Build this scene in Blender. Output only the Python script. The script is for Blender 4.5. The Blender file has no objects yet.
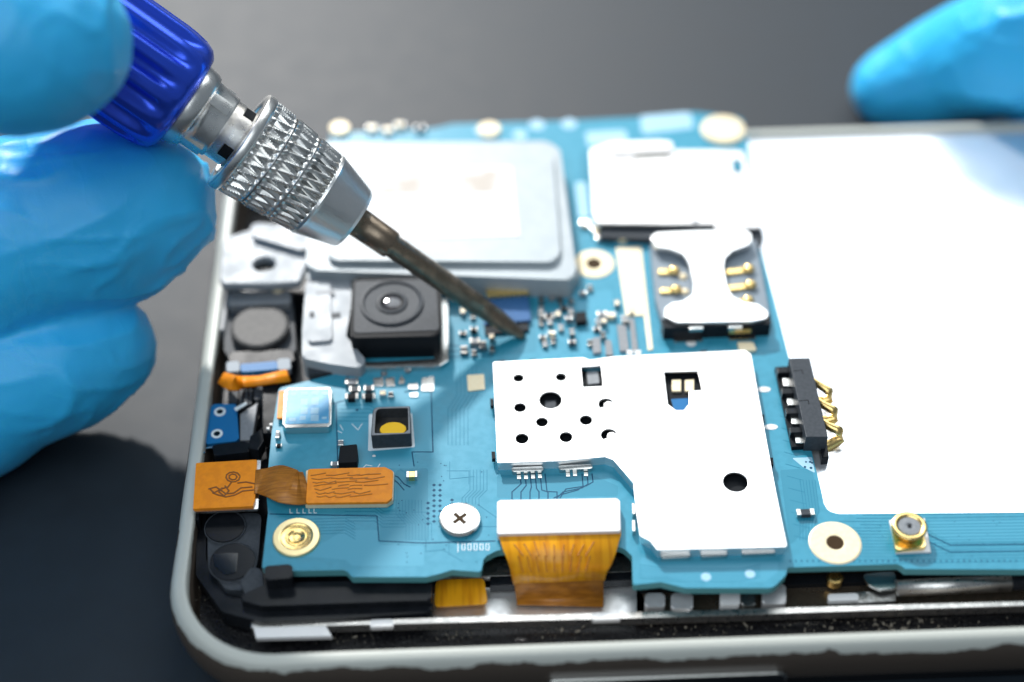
import bpy, bmesh, math, random
from mathutils import Vector, Matrix, Euler, noise
random.seed(7)
C = bpy.context.scene
C.unit_settings.scale_length = 0.01          # one unit is one centimetre
COL = C.collection

# ------------------------------------------------------------------ camera
W_, H_, F_ = 1024, 682, 1600.0
CAM_H = 11.6                                  # lens above the board's top face
ZB = 0.80                                     # board's top face above the table
Yc = Vector(((430-512)/F_, (341+1330)/F_, -1.0)).normalized()
Xc = Vector((1, .033, 0)); Xc.z = (Xc.x*Yc.x + Xc.y*Yc.y)/(-Yc.z); Xc.normalize()
Zc = Xc.cross(Yc).normalized()
R = Matrix((Xc, Yc, Zc))                      # camera to world
CAM = Vector((0, -11.0, ZB + CAM_H))
cam_d = bpy.data.cameras.new('camera'); cam = bpy.data.objects.new('camera', cam_d)
COL.objects.link(cam); C.camera = cam
cam.matrix_world = Matrix.Translation(CAM) @ R.to_4x4()
cam_d.sensor_width = 36; cam_d.lens = 36*F_/W_
cam_d.clip_start = .5; cam_d.clip_end = 2000
cam_d.dof.use_dof = True; cam_d.dof.focus_distance = 14.85; cam_d.dof.aperture_fstop = .098
cam_d.dof.aperture_blades = 0

def D(px, py, depth):                         # point on the sight line at that depth
    v = Vector(((px-512)/F_, (341-py)/F_, -1.0))*depth
    return CAM + R @ v
def P(px, py, dz=0.0):                        # point on the level dz above the board top
    v = R @ Vector(((px-512)/F_, (341-py)/F_, -1.0))
    return CAM + v*((ZB + dz - CAM.z)/v.z)
def PX(w):
    v = R.transposed() @ (w - CAM)
    return (512 + F_*v.x/-v.z, 341 - F_*v.y/-v.z)

# ------------------------------------------------------------------ world and lamps
w = bpy.data.worlds.new('World'); C.world = w; w.use_nodes = True
bg = w.node_tree.nodes['Background']; bg.inputs[0].default_value = (.72, .86, 1.0, 1); bg.inputs[1].default_value = .19
def area(name, loc, target, sx, sy, power, col):
    l = bpy.data.lights.new(name, 'AREA'); l.shape = 'RECTANGLE'; l.size = sx; l.size_y = sy
    l.energy = power; l.color = col
    o = bpy.data.objects.new(name, l); COL.objects.link(o); o.location = loc
    o.rotation_euler = (Vector(target) - Vector(loc)).to_track_quat('-Z', 'Y').to_euler()
    return o
area('window_softbox', (14, 40, 50), (1, 1, 0), 58, 38, 19000, (.91, .97, 1.0))
area('key_lamp', (-12, 41, 32), (0, 0, 0), 2.6, 2.6, 36000, (1.0, .975, .94))
area('fill_softbox', (-14, -24, 44), (-1, -1, 1), 52, 40, 12500, (.86, .94, 1.0))
C.view_settings.view_transform = 'Standard'; C.view_settings.look = 'None'
C.view_settings.exposure = 0.12; C.view_settings.gamma = 1.0
C.cycles.max_bounces = 8

# ------------------------------------------------------------------ materials
def mat(name, col, rough=.5, metal=0., bump=0., scale=20., var=.0, col2=None, spec=.5, stretch=None,
        rvar=0., coat=0., trans=0., sss=0., aniso=0., vlo=.4, vhi=.6):
    m = bpy.data.materials.new(name); m.use_nodes = True
    nt = m.node_tree; b = nt.nodes['Principled BSDF']
    b.inputs['Base Color'].default_value = (*col, 1); b.inputs['Roughness'].default_value = rough
    b.inputs['Metallic'].default_value = metal; b.inputs['Specular IOR Level'].default_value = spec
    b.inputs['Coat Weight'].default_value = coat; b.inputs['Coat Roughness'].default_value = .12
    b.inputs['Transmission Weight'].default_value = trans
    if sss: b.inputs['Subsurface Weight'].default_value = sss; b.inputs['Subsurface Radius'].default_value = (.05, .1, .2); b.inputs['Subsurface Scale'].default_value = 1
    if aniso: b.inputs['Anisotropic'].default_value = aniso
    tc = nt.nodes.new('ShaderNodeTexCoord'); mp = nt.nodes.new('ShaderNodeMapping')
    nt.links.new(tc.outputs['Object'], mp.inputs[0])
    if stretch: mp.inputs['Scale'].default_value = stretch
    n = nt.nodes.new('ShaderNodeTexNoise'); n.inputs['Scale'].default_value = scale; n.inputs['Detail'].default_value = 6
    nt.links.new(mp.outputs[0], n.inputs['Vector'])
    if col2 is not None:
        rp = nt.nodes.new('ShaderNodeValToRGB'); rp.color_ramp.elements[0].position = vlo; rp.color_ramp.elements[1].position = vhi
        rp.color_ramp.elements[0].color = (*col, 1); rp.color_ramp.elements[1].color = (*col2, 1)
        nt.links.new(n.outputs[0], rp.inputs[0]); nt.links.new(rp.outputs[0], b.inputs['Base Color'])
    if rvar:
        mr = nt.nodes.new('ShaderNodeMapRange'); mr.inputs[1].default_value = .35; mr.inputs[2].default_value = .65
        mr.inputs[3].default_value = max(.02, rough-rvar); mr.inputs[4].default_value = rough+rvar
        nt.links.new(n.outputs[0], mr.inputs[0]); nt.links.new(mr.outputs[0], b.inputs['Roughness'])
    if bump:
        bp = nt.nodes.new('ShaderNodeBump'); bp.inputs['Strength'].default_value = bump; bp.inputs['Distance'].default_value = .02
        nt.links.new(n.outputs[0], bp.inputs['Height']); nt.links.new(bp.outputs[0], b.inputs['Normal'])
    return m
M = dict(
 table   = mat('dark_table', (.007,.014,.022), .60, 0, .0, 3, col2=(.008,.016,.025), spec=.50, rvar=.01),
 pcb     = mat('blue_solder_mask', (.030,.262,.385), .34, 0, .015, 12, col2=(.038,.285,.418), rvar=.03, spec=.34),
 pcbedge = mat('board_edge', (.10,.34,.37), .5),
 trace   = mat('buried_trace', (.006,.07,.14), .5, spec=.15),
 silk    = mat('white_print', (.72,.80,.84), .6),
 blueprt = mat('pale_blue_print', (.34,.58,.74), .5),
 steel   = mat('bright_shield_steel', (.93,.93,.93), .34, .85, .04, 14, rvar=.05),
 bay     = mat('battery_bay_sheet', (.92,.94,.97), .22, .7, .010, 1.2, col2=(.86,.88,.93), rvar=.06, vlo=.3, vhi=.7),
 tin     = mat('solder_tin', (.66,.66,.64), .22, 1, .03, 20),
 dullm   = mat('dull_grey_metal', (.42,.42,.41), .38, 1, .12, 30, col2=(.30,.29,.27), rvar=.1),
 strip   = mat('satin_metal_strip', (.62,.60,.57), .32, 1, .06, 18, rvar=.08),
 gold    = mat('gold_plate', (.95,.68,.27), .25, 1, .06, 30, rvar=.06),
 cream   = mat('cream_pad', (.86,.72,.47), .45, .1, .02, 30, col2=(.88,.76,.53)),
 orange  = mat('orange_film', (.90,.29,.004), .40, 0, .05, 16, col2=(.82,.25,.004), spec=.3),
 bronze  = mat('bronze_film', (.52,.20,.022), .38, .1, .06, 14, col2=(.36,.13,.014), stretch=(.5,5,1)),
 film    = mat('amber_film', (.96,.43,.012), .28, .0, .02, 3.2, col2=(.72,.26,.008), spec=.4, trans=.08, stretch=(6,.55,.55), vlo=.42, vhi=.66),
 inkb    = mat('brown_ink', (.22,.075,.008), .5),
 black   = mat('black_plastic', (.008,.010,.013), .24, 0, .02, 6, rvar=.03, col2=(.012,.014,.018), spec=.16),
 blackm  = mat('matt_black_plastic', (.009,.011,.014), .5, 0, .03, 20, spec=.1),
 blackg  = mat('gloss_black', (.006,.007,.009), .10, 0, .0, 30),
 dgrey   = mat('dark_grey_plastic', (.040,.048,.058), .5, 0, .03, 30, col2=(.050,.058,.070), spec=.2),
 mgrey   = mat('mid_grey_plastic', (.20,.215,.235), .5, 0, .03, 30, col2=(.235,.25,.27)),
 motor   = mat('motor_disc', (.040,.041,.043), .45, 0, .03, 14, col2=(.055,.055,.055), spec=.2),
 alum    = mat('cast_white_frame', (.31,.34,.37), .5, .05, .02, 5, col2=(.33,.36,.39), rvar=.08),
 case    = mat('pale_case', (.36,.41,.44), .45, .05, .02, 6, col2=(.39,.44,.47)),
 label   = mat('white_label', (.74,.74,.76), .55),
 smudge  = mat('label_ink', (.48,.43,.38), .6, 0, 0, 2.6, col2=(.74,.74,.76), vlo=.36, vhi=.60),
 rim     = mat('pale_rim', (.48,.49,.45), .42, .1, .1, 14, col2=(.46,.51,.52), rvar=.06),
 yellow  = mat('yellow_phosphor', (.95,.55,.0), .6),
 white   = mat('white_enamel', (.80,.80,.80), .3, 0, .05, 30),
 bluepl  = mat('blue_plastic', (.01,.15,.38), .4, 0, .02, 20, spec=.2),
 bluech  = mat('blue_chip_foil', (.08,.34,.60), .35, .0, .03, 8, col2=(.12,.46,.74)),
 purple  = mat('purple_blue_tape', (.03,.12,.30), .5, spec=.2),
 knurl   = mat('turned_steel', (.88,.87,.84), .30, 1, 0, 10, rvar=.04),
 chrome  = mat('polished_steel', (.88,.88,.87), .33, 1, 0, 30, rvar=.04),
 shaft   = mat('brown_grey_blade', (.27,.21,.155), .34, .85, .04, 10, col2=(.19,.15,.11), rvar=.08),
 anod    = mat('blue_anodised', (.030,.11,.88), .24, .7, .01, 8, coat=.4),
 glass   = mat('lens_glass', (.02,.02,.03), .04, 0, coat=1.0),
 dust    = mat('pale_dust', (.30,.27,.22), .7),
 dirt    = mat('gritty_black_glue', (.006,.006,.008), .35, 0, .6, 30, col2=(.022,.021,.02), vlo=.55, vhi=.75, rvar=.1, spec=.5),
 slot    = mat('dark_recess', (.05,.028,.012), .6, spec=.1),
 goldpale= mat('pale_gold', (.96,.78,.42), .36, .9, .02, 30),
 cover   = mat('card_cover_steel', (.80,.79,.79), .42, .6, .03, 7, col2=(.68,.67,.67), rvar=.06),
 track   = mat('brown_track', (.42,.15,.008), .5),
 slate   = mat('slate_blue_tape', (.20,.25,.30), .5),
)
# rim wall: pale paint, its lower side worn down to dark brown along a ragged line
def worn_rim():
    m = bpy.data.materials.new('worn_rim_paint'); m.use_nodes = True; nt = m.node_tree; b = nt.nodes['Principled BSDF']
    tc = nt.nodes.new('ShaderNodeTexCoord'); sp = nt.nodes.new('ShaderNodeSeparateXYZ'); nt.links.new(tc.outputs['Object'], sp.inputs[0])
    mp = nt.nodes.new('ShaderNodeMapping'); mp.inputs['Scale'].default_value = (1, 1, .15); nt.links.new(tc.outputs['Object'], mp.inputs[0])
    n = nt.nodes.new('ShaderNodeTexNoise'); n.inputs['Scale'].default_value = 1.9; n.inputs['Detail'].default_value = 9; n.inputs['Roughness'].default_value = .62
    nt.links.new(mp.outputs[0], n.inputs['Vector'])
    a = nt.nodes.new('ShaderNodeMath'); a.operation = 'MULTIPLY_ADD'; a.inputs[1].default_value = .26; a.inputs[2].default_value = WEAR_Z - .135
    nt.links.new(n.outputs[0], a.inputs[0])
    lt = nt.nodes.new('ShaderNodeMath'); lt.operation = 'LESS_THAN'; nt.links.new(sp.outputs[2], lt.inputs[0]); nt.links.new(a.outputs[0], lt.inputs[1])
    mx = nt.nodes.new('ShaderNodeMix'); mx.data_type = 'RGBA'
    mx.inputs['A'].default_value = (.50,.52,.48,1); mx.inputs['B'].default_value = (.070,.055,.044,1)
    nt.links.new(lt.outputs[0], mx.inputs['Factor']); nt.links.new(mx.outputs['Result'], b.inputs['Base Color'])
    b.inputs['Roughness'].default_value = .40
    bp = nt.nodes.new('ShaderNodeBump'); bp.inputs['Strength'].default_value = .6; bp.inputs['Distance'].default_value = .03
    iv = nt.nodes.new('ShaderNodeMath'); iv.operation = 'SUBTRACT'; iv.inputs[0].default_value = 1; nt.links.new(lt.outputs[0], iv.inputs[1])
    nt.links.new(iv.outputs[0], bp.inputs['Height']); nt.links.new(bp.outputs[0], b.inputs['Normal'])
    return m
def glove_mat():
    m = bpy.data.materials.new('blue_nitrile'); m.use_nodes = True; nt = m.node_tree; b = nt.nodes['Principled BSDF']
    b.inputs['Base Color'].default_value = (.035,.52,.96,1); b.inputs['Roughness'].default_value = .45
    b.inputs['Subsurface Weight'].default_value = .30; b.inputs['Subsurface Radius'].default_value = (.1,.2,.4)
    b.inputs['Sheen Weight'].default_value = .12; b.inputs['Sheen Roughness'].default_value = .4; b.inputs['Sheen Tint'].default_value = (.5,.8,1,1)
    tc = nt.nodes.new('ShaderNodeTexCoord')
    n1 = nt.nodes.new('ShaderNodeTexNoise'); n1.inputs['Scale'].default_value = .9; n1.inputs['Detail'].default_value = 2.5; n1.inputs['Distortion'].default_value = .35
    n2 = nt.nodes.new('ShaderNodeTexNoise'); n2.inputs['Scale'].default_value = 45; n2.inputs['Detail'].default_value = 3
    mp = nt.nodes.new('ShaderNodeMapping'); mp.inputs['Scale'].default_value = (1.6,.7,1); mp.inputs['Rotation'].default_value = (0,.4,.7)
    nt.links.new(tc.outputs['Object'], mp.inputs[0]); nt.links.new(mp.outputs[0], n1.inputs['Vector']); nt.links.new(tc.outputs['Object'], n2.inputs['Vector'])
    # thin stretch wrinkles where the big noise crosses its middle value
    s = nt.nodes.new('ShaderNodeMath'); s.operation = 'SUBTRACT'; s.inputs[1].default_value = .5; nt.links.new(n1.outputs[0], s.inputs[0])
    ab = nt.nodes.new('ShaderNodeMath'); ab.operation = 'ABSOLUTE'; nt.links.new(s.outputs[0], ab.inputs[0])
    mr = nt.nodes.new('ShaderNodeMapRange'); mr.inputs[1].default_value = 0; mr.inputs[2].default_value = .022; mr.inputs[3].default_value = 1; mr.inputs[4].default_value = 0
    mr.interpolation_type = 'SMOOTHSTEP'; nt.links.new(ab.outputs[0], mr.inputs[0])
    b1 = nt.nodes.new('ShaderNodeBump'); b1.inputs['Strength'].default_value = .05; b1.inputs['Distance'].default_value = .045
    b2 = nt.nodes.new('ShaderNodeBump'); b2.inputs['Strength'].default_value = .10; b2.inputs['Distance'].default_value = .01
    b3 = nt.nodes.new('ShaderNodeBump'); b3.inputs['Strength'].default_value = .45; b3.inputs['Distance'].default_value = .14
    nt.links.new(mr.outputs[0], b1.inputs['Height']); nt.links.new(n2.outputs[0], b2.inputs['Height']); nt.links.new(n1.outputs[0], b3.inputs['Height'])
    # pale stretch marks of the rubber, kept to a few patches
    n3 = nt.nodes.new('ShaderNodeTexNoise'); n3.inputs['Scale'].default_value = 2.2; n3.inputs['Detail'].default_value = 7; n3.inputs['Distortion'].default_value = 1.2
    n4 = nt.nodes.new('ShaderNodeTexNoise'); n4.inputs['Scale'].default_value = .8
    nt.links.new(mp.outputs[0], n3.inputs['Vector']); nt.links.new(tc.outputs['Object'], n4.inputs['Vector'])
    s3 = nt.nodes.new('ShaderNodeMath'); s3.operation = 'SUBTRACT'; s3.inputs[1].default_value = .5; nt.links.new(n3.outputs[0], s3.inputs[0])
    a3 = nt.nodes.new('ShaderNodeMath'); a3.operation = 'ABSOLUTE'; nt.links.new(s3.outputs[0], a3.inputs[0])
    m3 = nt.nodes.new('ShaderNodeMapRange'); m3.inputs[1].default_value = 0; m3.inputs[2].default_value = .03; m3.inputs[3].default_value = .12; m3.inputs[4].default_value = 0; nt.links.new(a3.outputs[0], m3.inputs[0])
    m4 = nt.nodes.new('ShaderNodeMapRange'); m4.inputs[1].default_value = .50; m4.inputs[2].default_value = .66; nt.links.new(n4.outputs[0], m4.inputs[0])
    mu = nt.nodes.new('ShaderNodeMath'); mu.operation = 'MULTIPLY'; nt.links.new(m3.outputs[0], mu.inputs[0]); nt.links.new(m4.outputs[0], mu.inputs[1])
    mx = nt.nodes.new('ShaderNodeMix'); mx.data_type = 'RGBA'; mx.inputs['A'].default_value = (.035,.52,.96,1); mx.inputs['B'].default_value = (.20,.66,.98,1)
    nt.links.new(mu.outputs[0], mx.inputs['Factor']); nt.links.new(mx.outputs['Result'], b.inputs['Base Color'])
    nt.links.new(b3.outputs[0], b1.inputs['Normal']); nt.links.new(b1.outputs[0], b2.inputs['Normal']); nt.links.new(b2.outputs[0], b.inputs['Normal'])
    return m

# ------------------------------------------------------------------ builders
ORI = {}
def thing(name, label, cat, loc, group=None):
    o = bpy.data.objects.new(name, None); COL.objects.link(o); o.location = loc; o.empty_display_size = .2
    o['label'] = label; o['category'] = cat
    if group: o['group'] = group
    ORI[o] = Vector(loc); return o
def tag(o, label, cat, group=None):
    o['label'] = label; o['category'] = cat
    if group: o['group'] = group
    return o
def link(name, me, m, parent=None, label=None, smooth=False, origin=None):
    if m is not None:
        me.materials.clear(); me.materials.append(m)
    o = bpy.data.objects.new(name, me); COL.objects.link(o)
    off = ORI[parent] if parent else Vector(origin or (0, 0, 0))
    me.transform(Matrix.Translation(-off)); ORI[o] = off
    if parent: o.parent = parent
    else: o.location = off
    if label: o['label'] = label
    for p in me.polygons: p.use_smooth = smooth
    return o
def finish(bm, name, m, parent=None, label=None, smooth=False, origin=None):
    bmesh.ops.recalc_face_normals(bm, faces=bm.faces)
    me = bpy.data.meshes.new(name); bm.to_mesh(me); bm.free()
    return link(name, me, m, parent, label, smooth, origin)
def wxy(pts, dz): return [P(x, y, dz).xy for x, y in pts]
def fillet(pts, r, n=5):
    out = []; N = len(pts)
    for i in range(N):
        a, b, c = Vector(pts[i-1]), Vector(pts[i]), Vector(pts[(i+1) % N])
        ri = r[i] if isinstance(r, (list, tuple)) else r
        u, v = (a-b), (c-b); lu, lv = u.length, v.length
        if ri <= 0 or lu < 1e-6 or lv < 1e-6: out.append(b); continue
        u /= lu; v /= lv; ang = u.angle(v)
        if ang > 3.0: out.append(b); continue
        t = min(ri/math.tan(ang/2), lu*.45, lv*.45); p0, p1 = b+u*t, b+v*t
        for k in range(n+1):
            s = k/n; out.append(p0*(1-s)**2 + b*2*s*(1-s) + p1*s*s)
    return out
def add_prism(bm, pts, z0, z1, bev=0.):
    pts = [Vector(p) for p in pts]
    top = [bm.verts.new((p.x, p.y, z1)) for p in pts]; bot = [bm.verts.new((p.x, p.y, z0)) for p in pts]
    N = len(pts); tf = bm.faces.new(top); bm.faces.new(bot[::-1])
    for i in range(N): bm.faces.new((top[i], bot[i], bot[(i+1) % N], top[(i+1) % N]))
    if bev > 0: bmesh.ops.bevel(bm, geom=list(tf.edges), offset=bev, segments=2, affect='EDGES', profile=.6)
def slab(name, px, dz, th, m, parent=None, bev=.006, r=0., label=None, origin=None):
    pts = wxy(px, dz)
    if r: pts = fillet(pts, r)
    bm = bmesh.new(); add_prism(bm, pts, ZB+dz-th, ZB+dz, bev)
    return finish(bm, name, m, parent, label, origin=origin)
def circ(c, r, n=40, ry=None): return [Vector((c[0]+r*math.cos(t*2*math.pi/n), c[1]+(ry or r)*math.sin(t*2*math.pi/n))) for t in range(n)]
def plate(name, outer, holes, z1, th, m, parent=None, bev=.004, label=None):
    """flat plate with true holes; outlines in world xy"""
    cu = bpy.data.curves.new('c', 'CURVE'); cu.dimensions = '2D'; cu.fill_mode = 'BOTH'
    for loop in [outer]+holes:
        s = cu.splines.new('POLY'); s.points.add(len(loop)-1)
        for i, p in enumerate(loop): s.points[i].co = (p[0], p[1], 0, 1)
        s.use_cyclic_u = True
    cu.extrude = th/2-bev; cu.bevel_depth = bev; cu.bevel_resolution = 1; cu.offset = -bev
    o = bpy.data.objects.new('c', cu); COL.objects.link(o)
    me = bpy.data.meshes.new_from_object(o.evaluated_get(bpy.context.evaluated_depsgraph_get()))
    bpy.data.objects.remove(o); me.transform(Matrix.Translation((0, 0, z1-th/2)))
    me.name = name
    return link(name, me, m, parent, label)
def revolve(prof, base, axis, n=48, rf=None, caps=True):
    """surface of revolution round axis: prof = [(s, r)]"""
    axis = axis.normalized(); u = axis.cross(Vector((0, 0, 1))); 
    if u.length < .01: u = Vector((1, 0, 0))
    u.normalize(); v = axis.cross(u)
    bm = bmesh.new(); rings = []
    for s, r in prof:
        rings.append([bm.verts.new(base + axis*s + (u*math.cos(a)+v*math.sin(a))*(rf(s, r, a) if rf else r))
                      for a in [k*2*math.pi/n for k in range(n)]])
    for A, B in zip(rings, rings[1:]):
        for k in range(n): bm.faces.new((A[k], A[(k+1) % n], B[(k+1) % n], B[k]))
    if caps: bm.faces.new(rings[0][::-1]); bm.faces.new(rings[-1])
    return bm
UP = Vector((0, 0, 1))
def lathe(name, c, prof, m, parent, n=48, smooth=False, label=None, origin=None):
    return finish(revolve(prof, Vector(c), UP, n), name, m, parent, label, smooth, origin)
def add_tube(bm, pts, r, n=8):
    pts = [Vector(p) for p in pts]; rings = []
    for i, p in enumerate(pts):
        t = (pts[min(i+1, len(pts)-1)] - pts[max(i-1, 0)]).normalized()
        u = t.cross(UP); u = u.normalized() if u.length > .01 else Vector((1, 0, 0)); v = t.cross(u)
        rings.append([bm.verts.new(p + (u*math.cos(a)+v*math.sin(a))*r) for a in [k*2*math.pi/n for k in range(n)]])
    for A, B in zip(rings, rings[1:]):
        for k in range(n): bm.faces.new((A[k], A[(k+1) % n], B[(k+1) % n], B[k]))
    bm.faces.new(rings[0][::-1]); bm.faces.new(rings[-1])
def add_line(bm, px, dz, wd, th=.004):
    """flat printed line of width wd along a pixel polyline at level dz"""
    p = [Vector(q) for q in wxy(px, dz)]
    for a, b in zip(p, p[1:]):
        d = (b-a); 
        if d.length < 1e-5: continue
        d.normalize(); q = Vector((-d.y, d.x))*wd/2; e = d*wd*.4
        add_prism(bm, [a-q-e, b-q+e, b+q+e, a+q-e], ZB+dz-.006, ZB+dz+th*random.uniform(.9, 1.1))
def lines(name, lst, dz, wd, m, parent, label=None, th=.004):
    bm = bmesh.new()
    for l in lst: add_line(bm, l, dz, wd, th)
    o = finish(bm, name, m, parent, label); return o
def add_dot(bm, px, py, dz, rx, ry=None, th=.004, n=14):
    c = P(px, py, dz); add_prism(bm, circ(c.xy, rx, n, ry), ZB+dz-.006, ZB+dz+th)
def ribbon(name, path, wd, m, parent=None, th=.012, label=None, across=None, sub=6, origin=None):
    """bent strip: path = world points of centre line, wd = width (number or list), across = width direction"""
    pts = [Vector(p) for p in path]; wds = wd if isinstance(wd, list) else [wd]*len(pts)
    P2, W2 = [], []
    for i in range(len(pts)-1):
        p0, p1, p2, p3 = pts[max(i-1, 0)], pts[i], pts[i+1], pts[min(i+2, len(pts)-1)]
        for k in range(sub):
            t = k/sub
            P2.append(.5*((2*p1)+(p2-p0)*t+(2*p0-5*p1+4*p2-p3)*t*t+(3*p1-p0-3*p2+p3)*t**3)); W2.append(wds[i]*(1-t)+wds[i+1]*t)
    P2.append(pts[-1]); W2.append(wds[-1])
    bm = bmesh.new(); prev = None
    for i, p in enumerate(P2):
        t = (P2[min(i+1, len(P2)-1)]-P2[max(i-1, 0)]).normalized()
        a = Vector(across) if across else UP.cross(t); a = (a - t*a.dot(t)).normalized(); nn = t.cross(a)*th/2; h = a*W2[i]/2
        q = [bm.verts.new(x) for x in (p-h-nn, p+h-nn, p+h+nn, p-h+nn)]
        if prev:
            for k in range(4): bm.faces.new((prev[k], prev[(k+1) % 4], q[(k+1) % 4], q[k]))
        else: bm.faces.new(q[::-1])
        prev = q
    bm.faces.new(prev)
    return finish(bm, name, m, parent, label, True, origin)

# ------------------------------------------------------------------ setting
bm = bmesh.new(); bmesh.ops.create_grid(bm, x_segments=1, y_segments=1, size=1)
for v in bm.verts: v.co = Vector((v.co.x*160, v.co.y*160+60, 0))
tb = finish(bm, 'tabletop', M['table']); tb['kind'] = 'structure'; tb['label'] = 'smooth dark grey work table'

# ------------------------------------------------------------------ smartphone shell
xl, yn, yf = P(175, 560, 0).x, P(600, 653, -.02).y, P(880, 123, 0).y
PH = thing('smartphone', 'opened smartphone lying on its screen, pale worn rim and dark inner tray', 'smartphone', (xl+4, (yn+yf)/2, 0))
RIM = -.02; xr = xl + 13.6; WEAR_Z = ZB - .10 - 0
def rrect(x0, y0, x1, y1, r, n=14):
    out = []
    for cx, cy, a0 in ((x0+r, y0+r, 180), (x1-r, y0+r, 270), (x1-r, y1-r, 0), (x0+r, y1-r, 90)):
        for k in range(n+1):
            a = math.radians(a0 + 90*k/n); out.append(Vector((cx+r*math.cos(a), cy+r*math.sin(a))))
    return out
RR = .95
prof = [(.20, -.50), (.125, -.50), (.12, -.03), (.11, -.005), (.095, 0), (.04, -.003), (.01, -.02), (-.02, -.06), (-.045, -.13), (-.055, -.22), (-.045, -.36), (-.01, -.48), (.06, -.60), (.2, -.66)]
bm = bmesh.new(); prev = None; first = None
loops = [rrect(xl+d, yn+d, xr-d, yf-d, RR-d) for d, z in prof]
rows = [[bm.verts.new((p.x, p.y, ZB+RIM+prof[j][1])) for p in loops[j]] for j in range(len(prof))]
for A, B in zip(rows, rows[1:]):
    for k in range(len(A)): bm.faces.new((A[k], A[(k+1) % len(A)], B[(k+1) % len(A)], B[k]))
MR = worn_rim()
# object coordinates start at the phone's base on the table, so z is height above the table
finish(bm, 'rim', MR, PH, 'pale grey green rim worn to brown on the near side', True)
bm = bmesh.new(); add_prism(bm, rrect(xl+.10, yn+.10, xr-.10, yf-.10, RR-.10), .02, .15)
finish(bm, 'screen_panel', M['blackg'], PH)
bm = bmesh.new(); add_prism(bm, rrect(xl+.17, yn+.17, xr-.17, yf-.17, RR-.17), .16, ZB-.46)
finish(bm, 'inner_tray', M['dirt'], PH, 'black tray floor full of grit')
# side button on the near wall
b0, b1 = D(545, 676, 13.9), D(786, 672, 13.9)
yb = yn - .05
zb = ZB - .36
bx0 = P(545, 676, -.38).x; bx1 = P(786, 672, -.38).x
bm = bmesh.new()
def stadium(x0, x1, z0, z1, n=6):
    r = (z1-z0)/2; zc = (z0+z1)/2
    return [(x0+r+r*math.cos(math.radians(90+180*k/n)), zc+r*math.sin(math.radians(90+180*k/n))) for k in range(n+1)] + \
           [(x1-r+r*math.cos(math.radians(-90+180*k/n)), zc+r*math.sin(math.radians(-90+180*k/n))) for k in range(n+1)]
def side_slab(pts, y0, y1, bev=.01):
    bm = bmesh.new(); f = [bm.verts.new((x, y0, z)) for x, z in pts]; b = [bm.verts.new((x, y1, z)) for x, z in pts]
    ff = bm.faces.new(f); bm.faces.new(b[::-1])
    for i in range(len(f)): bm.faces.new((f[i], b[i], b[(i+1) % len(f)], f[(i+1) % len(f)]))
    if bev: bmesh.ops.bevel(bm, geom=list(ff.edges), offset=bev, segments=2, affect='EDGES')
    return bm
sb = finish(side_slab(stadium(bx0+.02, bx1-.02, zb-.08, zb+.062), yn-.118, yn+.03), 'side_button', M['blackm'], PH, 'slim dark side button in a bright metal frame')
finish(side_slab(stadium(bx0, bx1, zb-.10, zb+.085), yn-.105, yn+.03, .012), 'button_frame', M['tin'], sb)

# black inner structure, left and near side
def S(name, px, dz, th, m, bev=.008, r=0, label=None, parent=PH): return slab(name, px, dz, th, M[m], parent, bev, r, label)
S('mid_frame', [(206,560),(212,470),(222,390),(240,240),(262,236),(700,230),(700,300),(440,330),(438,588),(300,600),(240,605),(214,590)], -.30, .14, 'black', .015, .12, 'black plastic inner frame')
S('mid_frame_ledge', [(197,480),(206,478),(206,560),(226,592),(262,608),(433,597),(433,612),(262,622),(222,612),(196,575)], -.22, .2, 'black', .02, .1)
S('mid_frame_ledge', [(243,594),(268,583),(432,579),(432,600),(262,606),(240,600)], -.13, .16, 'black', .02, .04)
S('edge_rail', [(214,300),(221,300),(201,470),(199,520),(193,520),(194,470)], -.06, .3, 'blackm', .01, 0, 'narrow black rail along the short side')
S('edge_rail', [(230,240),(238,240),(224,330),(219,330)], -.06, .3, 'mgrey', .01, 0)
# plates of the frame floor near the left
S('floor_plate', [(207,516),(262,512),(258,560),(246,590),(226,590),(208,565)], -.16, .12, 'dgrey', .012, .08, 'dark slate plate with two round pads')
bm = bmesh.new()
for (cx, cy, rx, ry) in ((225, 527, .175, .17), (232, 562, .205, .20)):
    c = P(cx, cy, -.15); bm = bmesh.new(); add_prism(bm, circ(c.xy, rx, 40, ry), ZB-.17, ZB-.145, .008); finish(bm, 'round_pad', M['black'], PH)
S('tape_patch', [(213,554),(228,553),(238,553),(236,572),(226,575),(214,566)], -.138, .01, 'blackg', .002)
for (cx, cy, rr_) in ((225, 527, .185), (233, 562, .215)):
    c = P(cx, cy, -.143); bm = bmesh.new(); add_tube(bm, [(c.x+rr_*math.cos(a), c.y+rr_*math.sin(a), c.z) for a in [k*2*math.pi/40 for k in range(41)]], .006, 6)
    finish(bm, 'pad_outline', M['dgrey'], PH, None, True)
# battery bay
BAY = -.075
S('battery_bay', [(700,139),(1150,128),(1280,520),(1190,560),(745,560),(715,330)], BAY, .07, 'bay', .012, .15, 'white metal floor of the battery bay with faint scratches')
for l in ([(920,380),(940,368),(958,357),(978,346)],[(915,300),(921,297),(927,294)],[(780,322),(789,324),(795,332),(799,345)]):
    lines('scratch', [l], BAY, .010, M['mgrey'], PH, 'thin grey scratch on the white bay', .001)
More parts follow.
